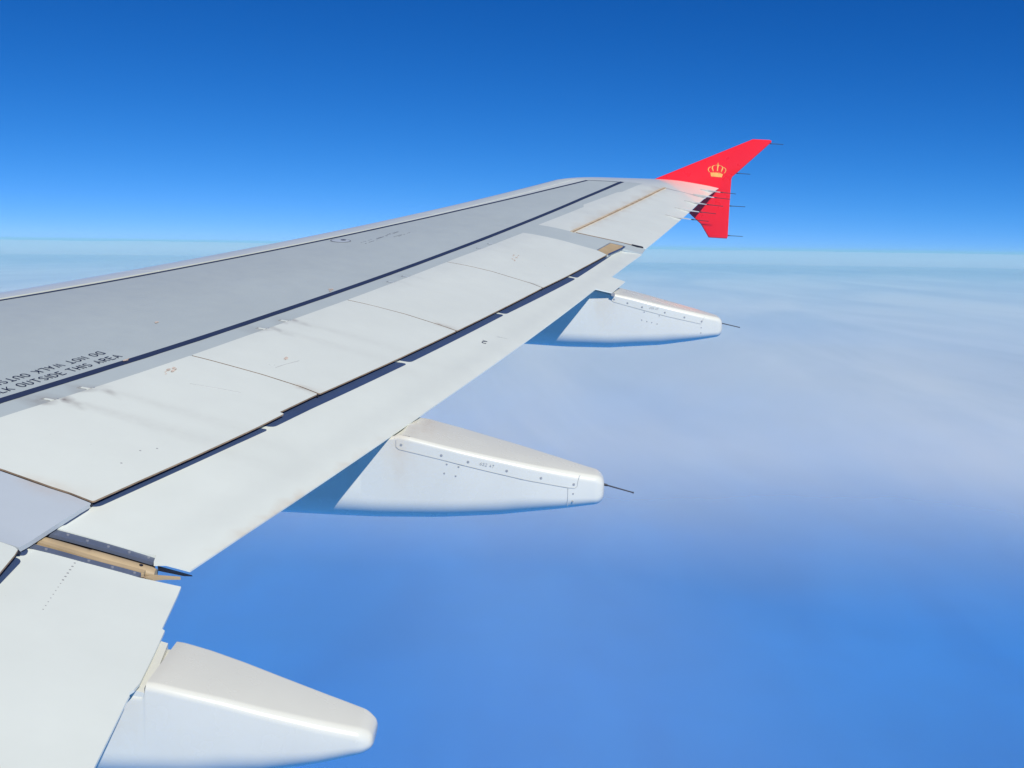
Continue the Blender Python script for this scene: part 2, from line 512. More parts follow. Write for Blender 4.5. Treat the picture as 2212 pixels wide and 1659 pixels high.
# ---- spoilers
def spoiler(poly, st=.04):
    return solid("spoiler", poly, M['white'], dz=.005, th=.0065, step=st, grid=st, edge_mat=M["brown"])
g = .0045
sp2 = [(6.857, .6768), (7.332, .6707), (8.118, .6653), (8.502-g, .6608), (8.490-g, .72), (8.481-g, .7691), (8.45-g, .83), (8.419-g, .8600), (8.068, .8600), (8.066, .8668), (7.836, .8679), (7.4, .8668), (7.028, .8650), (6.785, .8645), (6.806, .8391), (6.815, .8187), (6.85, .7642)]
sp3 = [(8.502+g, .6607), (8.919, .6549), (9.6, .6453), (10.06-g, .6394), (10.057-g, .70), (10.05-g, .7612), (10.007-g, .8397), (9.982-g, .8735), (9.184, .8678), (8.419+g, .8612), (8.45+g, .83), (8.481+g, .7691), (8.490+g, .72)]
sp4 = [(10.06+g, .6394), (10.696, .6294), (11.512-g, .6149), (11.523-g, .7372), (11.474-g, .8493), (11.438-g, .8850), (10.529, .8778), (9.982+g, .8737), (10.007+g, .8397), (10.05+g, .7612)]
sp5 = [(11.512+g, .6149), (11.688, .6116), (12.344, .6050), (12.711, .6006), (12.936, .5985), (12.957, .7372), (12.932, .8663), (12.875, .9065), (11.909, .8935), (11.438+g, .8855), (11.474+g, .8493), (11.523+g, .7372)]
sp1 = [(6.366, .704), (6.343, .8592), (6.333, .8735), (6.320, .8776), (6.28, .8799), (6.143, .8850), (5.2, .912), (4.6, .925), (4.6, .704)]
SPO = [spoiler(rounded(p, .012)) for p in (sp2, sp3, sp4, sp5)]
spoiler(rounded(sp1, [.0, .03, .03, .0, 0, 0, 0, 0, 0]))
# dark seals seen in the joints between spoilers
def joint(line, w, par, nm="joint_seal"): return band(line, w, M['black'], nm, par, dz=-.004, th=.008)
joint([(8.502, .6615), (8.490, .72), (8.481, .7691), (8.45, .83), (8.419, .8600)], .012, skin)
joint([(10.06, .640), (10.057, .70), (10.05, .7612), (10.007, .8397), (9.982, .8730)], .012, skin)
joint([(11.512, .616), (11.523, .7372), (11.474, .8493), (11.438, .8840)], .012, skin)
joint([(6.85, .680), (6.85, .7642), (6.812, .8187), (6.802, .8391), (6.78, .8640)], .018, skin)
joint([(6.370, .70), (6.349, .8592), (6.338, .8735), (6.325, .8775)], .014, skin)

# ---- outboard flap
FZ = -.019
def flz(s, c): return FZ*np.clip((.995-c)/.06, .35, 1)
te_out = [(6.543, .9945), (6.9, .9935), (7.26, .9932), (7.894, .9920), (8.677, .9905), (9.5, .990), (10.238, .9893), (11.0, .9880), (11.858, .9862)]
tab = [(11.893, 1.0300), (12.306, 1.0312), (12.314, .9860)]
flap_poly = [(6.576, .835), (6.578, .9586), (6.53, .9640)] + te_out + tab + [(12.844, .9880), (13.262, .9925), (13.222, .9192), (12.925, .835), (12.0, .83), (9.0, .82)]
flap = solid("outboard_flap", flap_poly, M['white'], dz=flz, th=lambda s, c: np.clip(thick_af(c)*chord(s) - .02, .006, .1), step=.05, grid=.05)
def chafe(poly, par=None, m='chafe', r=(.0, .0, .035, .035)):
    return solid("chafe_panel", rounded(poly, list(r)), M[m], par or flap, dz=lambda s, c: flz(s, c)+.0022, th=.0016, step=.06, grid=9, dirt=False)
CA = [(6.80, .8620), (7.888, .8686), (8.279, .8695), (9.246, .8765), (9.28, .8768), (10.634, .8856), (10.66, .8862), (11.984, .9046), (12.027, .9052), (13.351, .9052)]
def aft(s): return float(np.interp(s, [6.55, 6.80, 7.629, 7.888, 8.268, 9.246, 10.634, 11.984, 13.30], [.8680, .8668, .8708, .8728, .8734, .8812, .8908, .9112, .9110]))
def fwd(s): return .842 + max(0, s-9)*.004
def chq(a, b, **k):
    n = 8
    A = [(a + (b-a)*i/n, aft(a + (b-a)*i/n)) for i in range(n+1)]
    B = [(b-.055, fwd(b)), (a-.03, fwd(a))]
    poly = A + B
    r = [.03] + [0]*(n-1) + [.03, 0, 0]
    return solid("chafe_panel", rounded(poly, r), M['chafe'], flap, dz=lambda s, c: flz(s, c)+.0022, th=.0016, step=.06, grid=9, dirt=False)
for a, b in ((6.795, 7.900), (7.935, 9.250), (9.285, 10.640), (10.668, 12.000), (12.035, 13.26)):
    chq(a, b)
solid("chafe_panel", rounded([(6.60, .8705), (6.776, .8645), (6.758, .840), (6.585, .8600)], [.02, .02, 0, 0]), M['chafe'], flap, dz=lambda s, c: flz(s, c)+.0022, th=.0016, step=.06, grid=9, dirt=False)

# tan access plate beside the outer end of the flap, and the dark fitting by the aileron
solid("access_plate", [(12.945, .8663), (13.29, .8691), (13.314, .9182), (13.232, .9192), (12.885, .9078)], M['beige'], skin, dz=.003, th=.003, step=.1, grid=9, dirt=False)
band([(12.95, .8640), (13.296, .8666), (13.322, .9182)], .010, M['faint'], "plate_seam", skin, dz=.0042, th=.002)
band([(12.90, .9095), (13.23, .9215), (13.315, .9200)], .016, M['chafe'], "flap_end_seal", skin, dz=.0045, th=.002)
solid("hinge_fitting", [(13.425, .935), (13.436, .934), (13.470, .972), (13.455, .978), (13.44, .965), (13.425, .958)], M['black'], skin, dz=.010, th=.012, step=.1, grid=9, dirt=False)

# ---- aileron
ail = [(13.366, .7152), (14.609, .7142), (16.104, .7230), (16.13, .9399), (16.158, .9880), (15.5, .9885), (14.951, .9880), (14.2, .9868), (13.482, .9862), (13.446, .9331)]
aileron = solid("aileron", ail, M['white'], th=th_te, dz=.0, step=.06, grid=.06)
band([(13.345, .7108), (14.0, .7103), (14.609, .7106), (15.4, .7145), (16.125, .7195)], .030, M['tanseal'], "hinge_seal", aileron, dz=.0045, th=.006)
band([(13.345, .7152), (14.0, .7150), (14.609, .7150), (15.4, .7195), (16.11, .7240)], .010, M['brown'], "hinge_seal", aileron, dz=.0065, th=.004)
band([(13.36, .725), (13.446, .9331), (13.476, .9760)], .012, M['brown'], "end_seal", aileron, dz=.0022, th=.002)
band([(16.11, .728), (16.135, .85), (16.14, .9399), (16.162, .9860)], .007, M['faint'], "end_seal", aileron, dz=.0018, th=.0015)

# ---- static dischargers along the trailing edge
def wick(s, parent):
    p0 = S(s, .948); p1 = S(s + .05, 1.0)
    c0 = .905 if s < 16.3 else .90
    a = Vector(S(s - .015, c0)); b = Vector(S(s + .0, .965)); e = Vector(S(s + .03, 1.0)) + Vector((.03, -.075, -.004))
    up = Vector((0, 0, 1)); sx = Vector((1, 0, 0))
    V = [a - sx*.006, a + sx*.006, a + up*.003, b - sx*.007, b + sx*.007, b + up*.016 - sx*.003, b + up*.016 + sx*.003, e - sx*.004 + up*.004, e + sx*.004 + up*.004, e + up*.012 - sx*.003, e + up*.012 + sx*.003]
    Fc = [[0, 3, 5, 2], [1, 2, 6, 4], [2, 5, 6], [0, 2, 1], [3, 7, 9, 5], [4, 6, 10, 8], [5, 9, 10, 6], [7, 8, 10, 9], [3, 4, 8, 7], [0, 1, 4, 3]]
    h = meshobj("static_discharger", V, Fc, M['seam'], parent, smooth=False)
    st = e + up*.008
    rod("wick", st, st + Vector((.0, -.165, -.012)), .0035, .0028, M['black'], h, collar=.0055)
for s in (14.93, 15.34, 15.76): wick(s, aileron)
for s in (16.20, 16.59): wick(s, root)

# ---- red wingtip fence
FP = [(-8.33, 1.392), (-8.401, 1.428), (-9.464, 1.903), (-9.648, 1.901), (-9.664, 1.893), (-9.668, 1.877), (-9.305, 1.525), (-9.262, 1.484), (-9.254, 1.46), (-9.251, 1.165), (-9.253, .823), (-9.243, .804), (-9.042, .808), (-8.946, .954), (-8.806, 1.072), (-8.55, 1.22), (-8.36, 1.33)]
bm = bmesh.new()
FX = 16.974
vi = [bm.verts.new((FX, y, z)) for y, z in FP]
vo = [bm.verts.new((FX + .045, y, z)) for y, z in FP]
bm.faces.new(vi); bm.faces.new(vo[::-1])
for i in range(len(FP)):
    j = (i+1) % len(FP); bm.faces.new((vi[i], vi[j], vo[j], vo[i]))
bmesh.ops.recalc_face_normals(bm, faces=bm.faces)
bmesh.ops.bevel(bm, geom=[e for e in bm.edges if abs(e.verts[0].co.x - e.verts[1].co.x) < .01], offset=.014, segments=3, profile=.6, affect='EDGES')
for f in bm.faces: f.smooth = True
for e in bm.edges:
    if len(e.link_faces) == 2 and e.calc_face_angle(0) > .6: e.smooth = False
me = bpy.data.meshes.new("wingtip_fence"); bm.to_mesh(me); bm.free()
fence = link(me, "wingtip_fence", root, M['red'])
for a, b in (((-9.645, 1.861), (-9.800, 1.858)), ((-9.300, 1.527), (-9.458, 1.521)), ((-9.245, 1.166), (-9.423, 1.163)), ((-9.245, .838), (-9.418, .835))):
    rod("static_wick", (FX+.02, *a), (FX+.02, *b), .0035, .0028, M['black'], fence, collar=.0055)

# crown emblem in gold, on the inboard face
def crown_pt(x, y):
    return (FX - .0015, -8.698 - .3386*x/1000 - .0191*y/1000, 1.7177 + .0123*x/1000 - .3359*y/1000)
strokes = [
    ([(945, 430), (890, 435), (850, 470), (838, 520), (850, 560), (885, 600)], [10, 20, 26, 30, 26, 12]),
    ([(1075, 378), (1010, 388), (975, 420), (968, 470), (985, 520), (995, 570)], [8, 18, 34, 40, 38, 22]),
    ([(1155, 372), (1150, 420), (1140, 480), (1135, 560)], [70, 44, 34, 36]),
    ([(1215, 385), (1265, 400), (1305, 440), (1300, 490), (1275, 540), (1258, 595)], [8, 18, 34, 40, 38, 26]),
    ([(1320, 440), (1365, 460), (1400, 500), (1408, 545), (1385, 600), (1345, 640)], [10, 20, 26, 28, 24, 10]),
    ([(1080, 375), (1120, 368), (1180, 370), (1225, 385)], [12, 16, 16, 12]),
    ([(1150, 365), (1150, 330), (1160, 288)], [26, 20, 12]),
    ([(1128, 335), (1180, 335)], [10, 10]),
]
V = []; Fc = []
def ribbon(P, Wd):
    b = len(V)
    for i, (x, y) in enumerate(P):
        x0, y0 = P[max(i-1, 0)]; x1, y1 = P[min(i+1, len(P)-1)]
        L = math.hypot(x1-x0, y1-y0); nx, ny = -(y1-y0)/L, (x1-x0)/L
        V.append(crown_pt(x + nx*Wd[i]/2, y + ny*Wd[i]/2)); V.append(crown_pt(x - nx*Wd[i]/2, y - ny*Wd[i]/2))
    for i in range(len(P)-1): Fc.append([b+2*i, b+2*i+1, b+2*i+3, b+2*i+2])
for P, Wd in strokes: ribbon(P, Wd)
b = len(V)
top = [(905, 610), (1000, 615), (1110, 618), (1220, 635), (1315, 668)]
bot = [(928, 738), (1010, 742), (1100, 752), (1180, 760), (1272, 768)]
for p in top + bot: V.append(crown_pt(*p))
for i in range(4): Fc.append([b+i, b+i+1, b+6+i, b+5+i])
for cx, cy in ((1000, 600), (1060, 602), (1120, 600), (1185, 612), (1245, 628)):
    b = len(V)
    for k in range(6): V.append(crown_pt(cx + 12*math.cos(k*math.pi/3), cy + 12*math.sin(k*math.pi/3)))
    Fc.append([b+k for k in range(6)])
o = meshobj("crown_emblem", V, Fc, M['gold'], fence, smooth=False, label="gold crown printed on the red fence")
sm = o.modifiers.new("t", 'SOLIDIFY'); sm.thickness = .001; sm.offset = 0

# ---- inboard flap and the seal assembly between the flaps
def fl1(s, c): return -.024 + 0*s
flap1_poly = [(6.400, .8700), (6.410, .8790), (6.425, .9300), (6.432, .9660), (6.459, .9992), (6.16, 1.0102), (6.154, 1.0128), (6.0, 1.0160), (5.823, 1.019), (5.78, 1.0180), (5.76, 1.0165), (5.75, 1.0175), (5.399, 1.0233), (4.8, 1.032), (4.3, 1.040), (4.3, .90), (5.2, .885), (6.1, .855), (6.35, .850), (6.398, .852)]
flap1 = solid("inboard_flap", flap1_poly, M['white'], dz=fl1, th=lambda s, c: np.clip(thick_af(c)*chord(s)-.02, .008, .12), step=.05, grid=.06)
solid("chafe_panel", rounded([(6.319, .8820), (6.125, .8870), (5.2, .930), (5.1, .895), (6.1, .862), (6.318, .862)], [.03, 0, 0, 0, 0, 0]), M['chafe'], flap1, dz=-.0215, th=.002, step=.06, grid=9, dirt=False)
solid("chafe_panel", rounded([(6.399, .8775), (6.343, .8806), (6.335, .860), (6.396, .855)], [.02, .03, 0, 0]), M['chafe'], flap1, dz=-.0215, th=.002, step=.06, grid=9, dirt=False)
seal = solid("flap_gap_seal", [(6.574, .845), (6.576, .9580), (6.54, .9620), (6.47, .9670), (6.433, .9655), (6.412, .8690), (6.405, .845)], M['brown'], dz=-.045, th=.02, step=.08, grid=9, dirt=False)
solid("retaining_strip", [(6.572, .850), (6.575, .9000), (6.580, .9590), (6.548, .9615), (6.540, .91), (6.531, .850)], M['steel'], seal, dz=-.0225, th=.012, step=.06, grid=9, dirt=False)
solid("retaining_strip", [(6.440, .860), (6.444, .92), (6.460, .9640), (6.433, .9659), (6.418, .92), (6.409, .860)], M['steel'], seal, dz=-.0215, th=.012, step=.06, grid=9, dirt=False)
# round tan seal tube, two lengths, and the flat lip beside it
def tube_seal(c0, c1, name, r0, r1, s0=6.505, s1=6.512, lift=-.045):
    V = []; Fc = []; n = 14; k = 16
    for i in range(n+1):
        t = i/n; c = c0 + (c1-c0)*t; s = s0 + (s1-s0)*t
        e = 1.0 if i < n else .85
        p = S(s, c); r = (r0 + (r1-r0)*t)*e
        for j in range(k):
            a = 2*math.pi*j/k
            V.append((p[0] + r*1.0*math.cos(a), p[1], p[2] + lift + r*.75*math.sin(a)))
    for i in range(n):
        for j in range(k):
            Fc.append([i*k+j, i*k+(j+1) % k, (i+1)*k+(j+1) % k, (i+1)*k+j])
    Fc.append(list(range(k))); Fc.append([n*k+j for j in range(k)])
    return meshobj(name, V, Fc, M['beige'], seal, sharp=.9)
tube_seal(.840, .9135, "seal_tube", .031, .030, 6.500, 6.500)
tube_seal(.9130, .9675, "seal_tube", .032, .026, 6.501, 6.521)
solid("seal_lip", [(6.463, .860), (6.450, .93), (6.470, .9650), (6.485, .9640), (6.472, .93), (6.476, .860)], M['beige'], seal, dz=-.022, th=.01, step=.06, grid=9, dirt=False)
solid("seal_lip", [(6.440, .860), (6.441, .93), (6.462, .9645), (6.470, .9650), (6.452, .93), (6.456, .860)], M['beige'], seal, dz=-.028, th=.01, step=.06, grid=9, dirt=False)
# dark wedge and tan lever at the trailing edge of the gap
solid("end_wedge", [(6.546, .9650), (6.556, .9946), (6.541, .9893), (6.522, .9690)], M['black'], seal, dz=-.028, th=.004, step=.06, grid=9, dirt=False)
solid("linkage_arm", [(6.470, .9660), (6.500, .9700), (6.538, .9865), (6.530, .9880), (6.500, .9790), (6.470, .9730)], M['beige'], seal, dz=-.036, th=.006, step=.06, grid=9, dirt=False)

# a small domed screw; one mesh shared by all
def disc_mesh(name, m, r, h=.003, n=10):
    V = [(0, 0, h)]; Fc = []
    for k in range(n): a = 2*math.pi*k/n; V.append((r*math.cos(a), r*math.sin(a), h*.6))
    for k in range(n): a = 2*math.pi*k/n; V.append((r*math.cos(a), r*math.sin(a), -.004))
    for k in range(n):
        Fc.append([0, 1+k, 1+(k+1) % n]); Fc.append([1+k, 1+n+k, 1+n+(k+1) % n, 1+(k+1) % n])
    me = bpy.data.meshes.new(name); me.from_pydata(V, [], Fc); me.materials.append(m); me.update()
    return me
screw_me = disc_mesh("screw", M['bolt'], .0052)
dark_me = disc_mesh("rivet", M['dull'], .0065, .0015)
small_me = disc_mesh("rivet_small", M['dull'], .0045, .0012)
def place(me, name, parent, s, c, dz, sc=1.0):
    o = bpy.data.objects.new(name, me); scene.collection.objects.link(o); o.parent = parent
    p = S(s, c); o.location = (p[0], p[1], p[2] + dz)
    nx = S(s+.01, c) - p; ny = S(s, c-.003) - p
    nn = Vector(nx).cross(Vector(ny)).normalized()
    if nn.z < 0: nn = -nn
    o.rotation_euler = nn.to_track_quat('Z', 'Y').to_euler(); o.scale = (sc, sc, sc)
    return o
for s, c in [(6.558, .8668), (6.557, .8824), (6.555, .9003), (6.557, .9188), (6.562, .9369), (6.566, .9535)]: place(screw_me, "screw", seal, s, c, -.0215)
for s, c in [(6.427, .8869), (6.432, .923), (6.437, .9427), (6.446, .9605)]: place(screw_me, "screw", seal, s, c, -.0205)
place(screw_me, "screw", flap1, 6.365, .8740, -.0205)
place(disc_mesh("black_hole", M['black'], .007, .002), "drain_hole", seal, 6.510, .9560, -.0245)

# faint rivet row on the inboard flap
rows = [(605, 1107), (583, 1135), (563, 1162), (550, 1187), (531, 1215), (515, 1243), (490, 1272), (470, 1298), (452, 1328), (427, 1366), (400, 1404), (374, 1440), (349, 1480), (318, 1520)]
for i in range(14):
    place(small_me, "rivet", flap1, 6.397 - .0267*i, .9168 + .0009*i, -.0237, .85 if i < 6 else .5)
for s, c in ((7.148, .8276), (7.36, .8285), (7.30, .8205)): place(small_me, "rivet", SPO[0], s, c, .0045)

# ---- spoiler hinge fittings ahead of each pair of trails
for k, (s, c) in enumerate(HINGES):
    sp = SPO[k//2]
    ch_ = chord(s)
    f = .045/ch_
    a = .022
    lw = .0045 if k < 4 else .003
    mm_ = M['dull'] if k < 4 else M['faint']
    band([(s - a, c - .002), (s - a - .004, c - f), (s - .006, c - f*1.02), (s + .006, c - .001)], lw, mm_, "hinge_slot", sp, dz=.0022, th=.003)
    solid("hinge_cover", [(s - a + .005, c - .001), (s - a + .004, c - f + .003), (s - .008, c - f + .003), (s - .003, c - .001)], M['white'] if k < 4 else M['shroud'], sp, dz=.004, th=.004, step=.05, grid=9, dirt=False)
    if k < 4:
        place(screw_me, "hinge_pin", sp, s + .006, c + .0015, .006, .7)

# ---- bird lime and smudges
def splat(s, c, ln, m, par, dz, seed):
    r = random.Random(seed); V = []; Fc = []
    for k in range(9):
        ds = r.uniform(-.5, .5)*ln; dc = r.uniform(-.3, .3)*ln*.35
        b = len(V); rr = r.uniform(.004, .012)
        n = 7
        for j in range(n):
            a = 2*math.pi*j/n; q = rr*r.uniform(.5, 1.3)
            s1 = s + ds + q*math.cos(a)*1.6; y1 = xle(s) + c*chord(s) + dc + ds*.1 + q*math.sin(a)*.7
            p = S(s1, toc(s1, y1)); V.append((p[0], p[1], p[2] + dz + .0012 + .0002*k))
        Fc.append([b+j for j in range(n)])
    o = meshobj("lime_splash", V, Fc, m, par, smooth=False); o["kind"] = "stuff"; return o
M['lime'] = mat("dried_lime", (0.48, 0.40, 0.34), 0.8, 0.2, var=0.35, vscale=45)
splat(8.21, .686, .13, M['lime'], SPO[0], .005, 3)
splat(12.04, .720, .22, M['lime'], SPO[3], .005, 5)
splat(10.25, .569, .10, M['lime'], skin, .0005, 6)
splat(8.782, .753, .05, M['lime'], SPO[1], .005, 8)
splat(8.26, .618, .03, M['lime'], skin, .0035, 11)
splat(9.0, .505, .04, M['lime'], skin, .0005, 12)

# ---- lettering
def _arc(cx, cy, rx, ry, a0, a1, n=7):
    return [(cx + rx*math.cos(math.radians(a0 + (a1-a0)*i/(n-1))), cy + ry*math.sin(math.radians(a0 + (a1-a0)*i/(n-1)))) for i in range(n)]
GW = .56
GLYPH = {   # centre lines of a plain sign-writer's alphabet, cap height 1
    'A': [[(0, 0), (.28, 1), (.56, 0)], [(.10, .33), (.46, .33)]],
    'D': [[(0, 0), (0, 1), (.25, 1)] + _arc(.25, .5, .31, .5, 90, -90, 9) + [(0, 0)]],
    'E': [[(.50, 1), (0, 1), (0, 0), (.50, 0)], [(0, .52), (.42, .52)]],
    'H': [[(0, 0), (0, 1)], [(.54, 0), (.54, 1)], [(0, .52), (.54, .52)]],
    'I': [[(.0, 0), (.0, 1)]],
    'K': [[(0, 0), (0, 1)], [(.52, 1), (.04, .42)], [(.18, .58), (.54, 0)]],
    'L': [[(0, 1), (0, 0), (.46, 0)]],
    'N': [[(0, 0), (0, 1), (.54, 0), (.54, 1)]],
    'O': [[(0, .32), (0, .68)] + _arc(.28, .68, .28, .32, 180, 0, 9) + _arc(.28, .32, .28, .32, 0, -180, 9)],
    'R': [[(0, 0), (0, 1), (.26, 1)] + _arc(.26, .74, .26, .26, 90, -90, 7) + [(0, .48)], [(.26, .48), (.54, 0)]],
    'S': [_arc(.27, .74, .26, .26, 30, 180, 7) + [(.04, .60), (.27, .50), (.50, .40)] + _arc(.27, .27, .27, .27, 15, -150, 8)],
    'T': [[(0, 1), (.56, 1)], [(.28, 1), (.28, 0)]],
    'U': [[(0, 1), (0, .28)] + _arc(.27, .28, .27, .28, 180, 360, 9) + [(.54, 1)]],
    'W': [[(0, 1), (.19, 0), (.38, .9), (.57, 0), (.76, 1)]],
    '2': [_arc(.27, .73, .26, .27, 160, -20, 8) + [(.46, .50), (0, 0), (.54, 0)]],
    '3': [_arc(.26, .75, .25, .25, 160, -80, 8), _arc(.26, .26, .28, .26, 80, -160, 9)],
    '6': [[(.44, 1), (.10, .5)] + _arc(.27, .28, .27, .28, 150, -210, 14)],
}
def text_mesh(body, wt=.088):
    V = []; Fc = []; x = 0
    for ch in body:
        if ch == ' ': x += .52; continue
        wd = max(p[0] for st in GLYPH[ch] for p in st)
        for st in GLYPH[ch]:
            P = [Vector((x + a, b)) for a, b in st]
            base = len(V)
            for i, p in enumerate(P):
                d0 = (p - P[i-1]).normalized() if i else None
                d1 = (P[i+1] - p).normalized() if i < len(P)-1 else None
                if d0 is None: n = Vector((-d1.y, d1.x)); p = p - d1*wt*.45; k = 1
                elif d1 is None: n = Vector((-d0.y, d0.x)); p = p + d0*wt*.45; k = 1
                else:
                    n0 = Vector((-d0.y, d0.x)); n1 = Vector((-d1.y, d1.x)); n = n0 + n1
                    if n.length < .2: n = n0; k = 1
                    else:
                        n.normalize(); k = min(1/max(n.dot(n0), .35), 1.9)
                V.append(tuple(p + n*wt/2*k)); V.append(tuple(p - n*wt/2*k))
            for i in range(len(P)-1): Fc.append([base+2*i, base+2*i+1, base+2*i+3, base+2*i+2])
        x += wd + .36
    V = np.array(V); V[:, 1] *= .70
    return V, Fc
def lay_text(body, name, origin, direction, width, height, m, par, dz, flip=False, label=None):
    """origin (s, y aft) of the first letter's foot, direction of reading in (s, y), width and cap height in metres"""
    V, Fc = text_mesh(body)
    V[:, 0] -= V[:, 0].min(); V[:, 0] *= width/V[:, 0].max(); V[:, 1] *= height/.70
    d = Vector(direction).normalized(); up = Vector((d.y, -d.x)) if not flip else Vector((d.y, -d.x))
    P = []
    for u, v in V:
        s = origin[0] + d.x*u + up.x*v; y = origin[1] + d.y*u + up.y*v
        p = S(s, toc(s, y)); P.append((p[0], p[1], p[2] + dz))
    # split long faces is not needed: letters are small compared with the surface's curvature
    o = meshobj(name, P, Fc, m, par, smooth=False, label=label)
    sm = o.modifiers.new("t", 'SOLIDIFY'); sm.thickness = .0006; sm.offset = 0
    return o
WTXT = "DO NOT WALK OUTSIDE THIS AREA"
_v, _f = text_mesh(WTXT); _w = _v[:, 0].max() - _v[:, 0].min()
_k = .675/ (text_mesh("OUTSIDE THIS AREA")[0][:, 0].max())
TW = _w*_k
def lay_words(origin, direction, label):
    d = Vector(direction).normalized(); x = 0
    k = TW/(_w + 0.0)
    for wd in WTXT.split():
        v_, f_ = text_mesh(wd); w_ = v_[:, 0].max() - v_[:, 0].min()
        lay_text(wd, "warning_word", (origin[0] + d.x*x*k, origin[1] + d.y*x*k), direction, w_*k, .042, M['ink'], skin, .0030, label=label)
        x += w_ + .36 - .08 + .52
lay_words((8.303 - TW*.951, 5.312 - TW*.31), (.951, .31), "black word of the warning line nearest the stripe")
lay_words((8.330, 5.191), (-.951, -.303), "black word of the warning line that reads upside down")
lay_text("2", "flap_number", (10.008, 6.936), (.10, -.995), .030, .048, M['ink'], flap, FZ + .004)
# fuel point: pale ring, dark cap and faded small print
def ring(s0, y0, r0, r1, m, name, dz):
    V = []; Fc = []; n = 28
    for k in range(n):
        a = 2*math.pi*k/n
        for r in (r0, r1):
            s = s0 + r*math.cos(a); y = y0 + r*math.sin(a); p = S(s, toc(s, y)); V.append((p[0], p[1], p[2] + dz))
    for k in range(n): Fc.append([2*k, 2*k+1, (2*k+3) % (2*n), (2*k+2) % (2*n)])
    if r0 <= .001: pass
    o = meshobj(name, V, Fc, m, skin, smooth=False)
    sm = o.modifiers.new("t", 'SOLIDIFY'); sm.thickness = .001; sm.offset = 0
ring(11.90, 5.745, .066, .076, M['faint'], "filler_ring", .0018)
ring(11.90, 5.745, .001, .066, M['shroud'], "filler_cap", .0022)
ring(11.925, 5.76, .001, .020, M['ink'], "filler_latch", .0036)
for (s0, y0, L, w) in ((11.86, 5.90, .22, .006), (11.84, 5.935, .28, .006), (12.08, 5.99, .18, .018), (12.28, 6.04, .07, .014), (12.36, 6.075, .10, .016), (12.24, 6.13, .22, .006), (12.2, 6.10, .16, .005)):
    k_ = int(L/.03)
    for j in range(k_):
        if rnd.random() < .18: continue
        s = s0 + L*(j/k_)*.95; y = y0 + L*(j/k_)*.31
        band([(s, toc(s, y)), (s+.018, toc(s+.018, y+.006))], w*rnd.uniform(.6, 1.2), M['faint'], "small_print", skin, dz=.0012, th=.0008)

# faint scratches and joint on the skins
band([(8.62, .765), (8.70, .7665), (8.80, .771)], .002, M['seam'], "scratch", SPO[1], dz=.0058, th=.0008)
band([(8.13, .73), (8.16, .76), (8.18, .79)], .002, M['seam'], "scratch", SPO[0], dz=.0058, th=.0008)
band([(10.15, .935), (10.17, .96), (10.20, .985)], .002, M['seam'], "skin_joint", flap, dz=-.012, th=.0008)

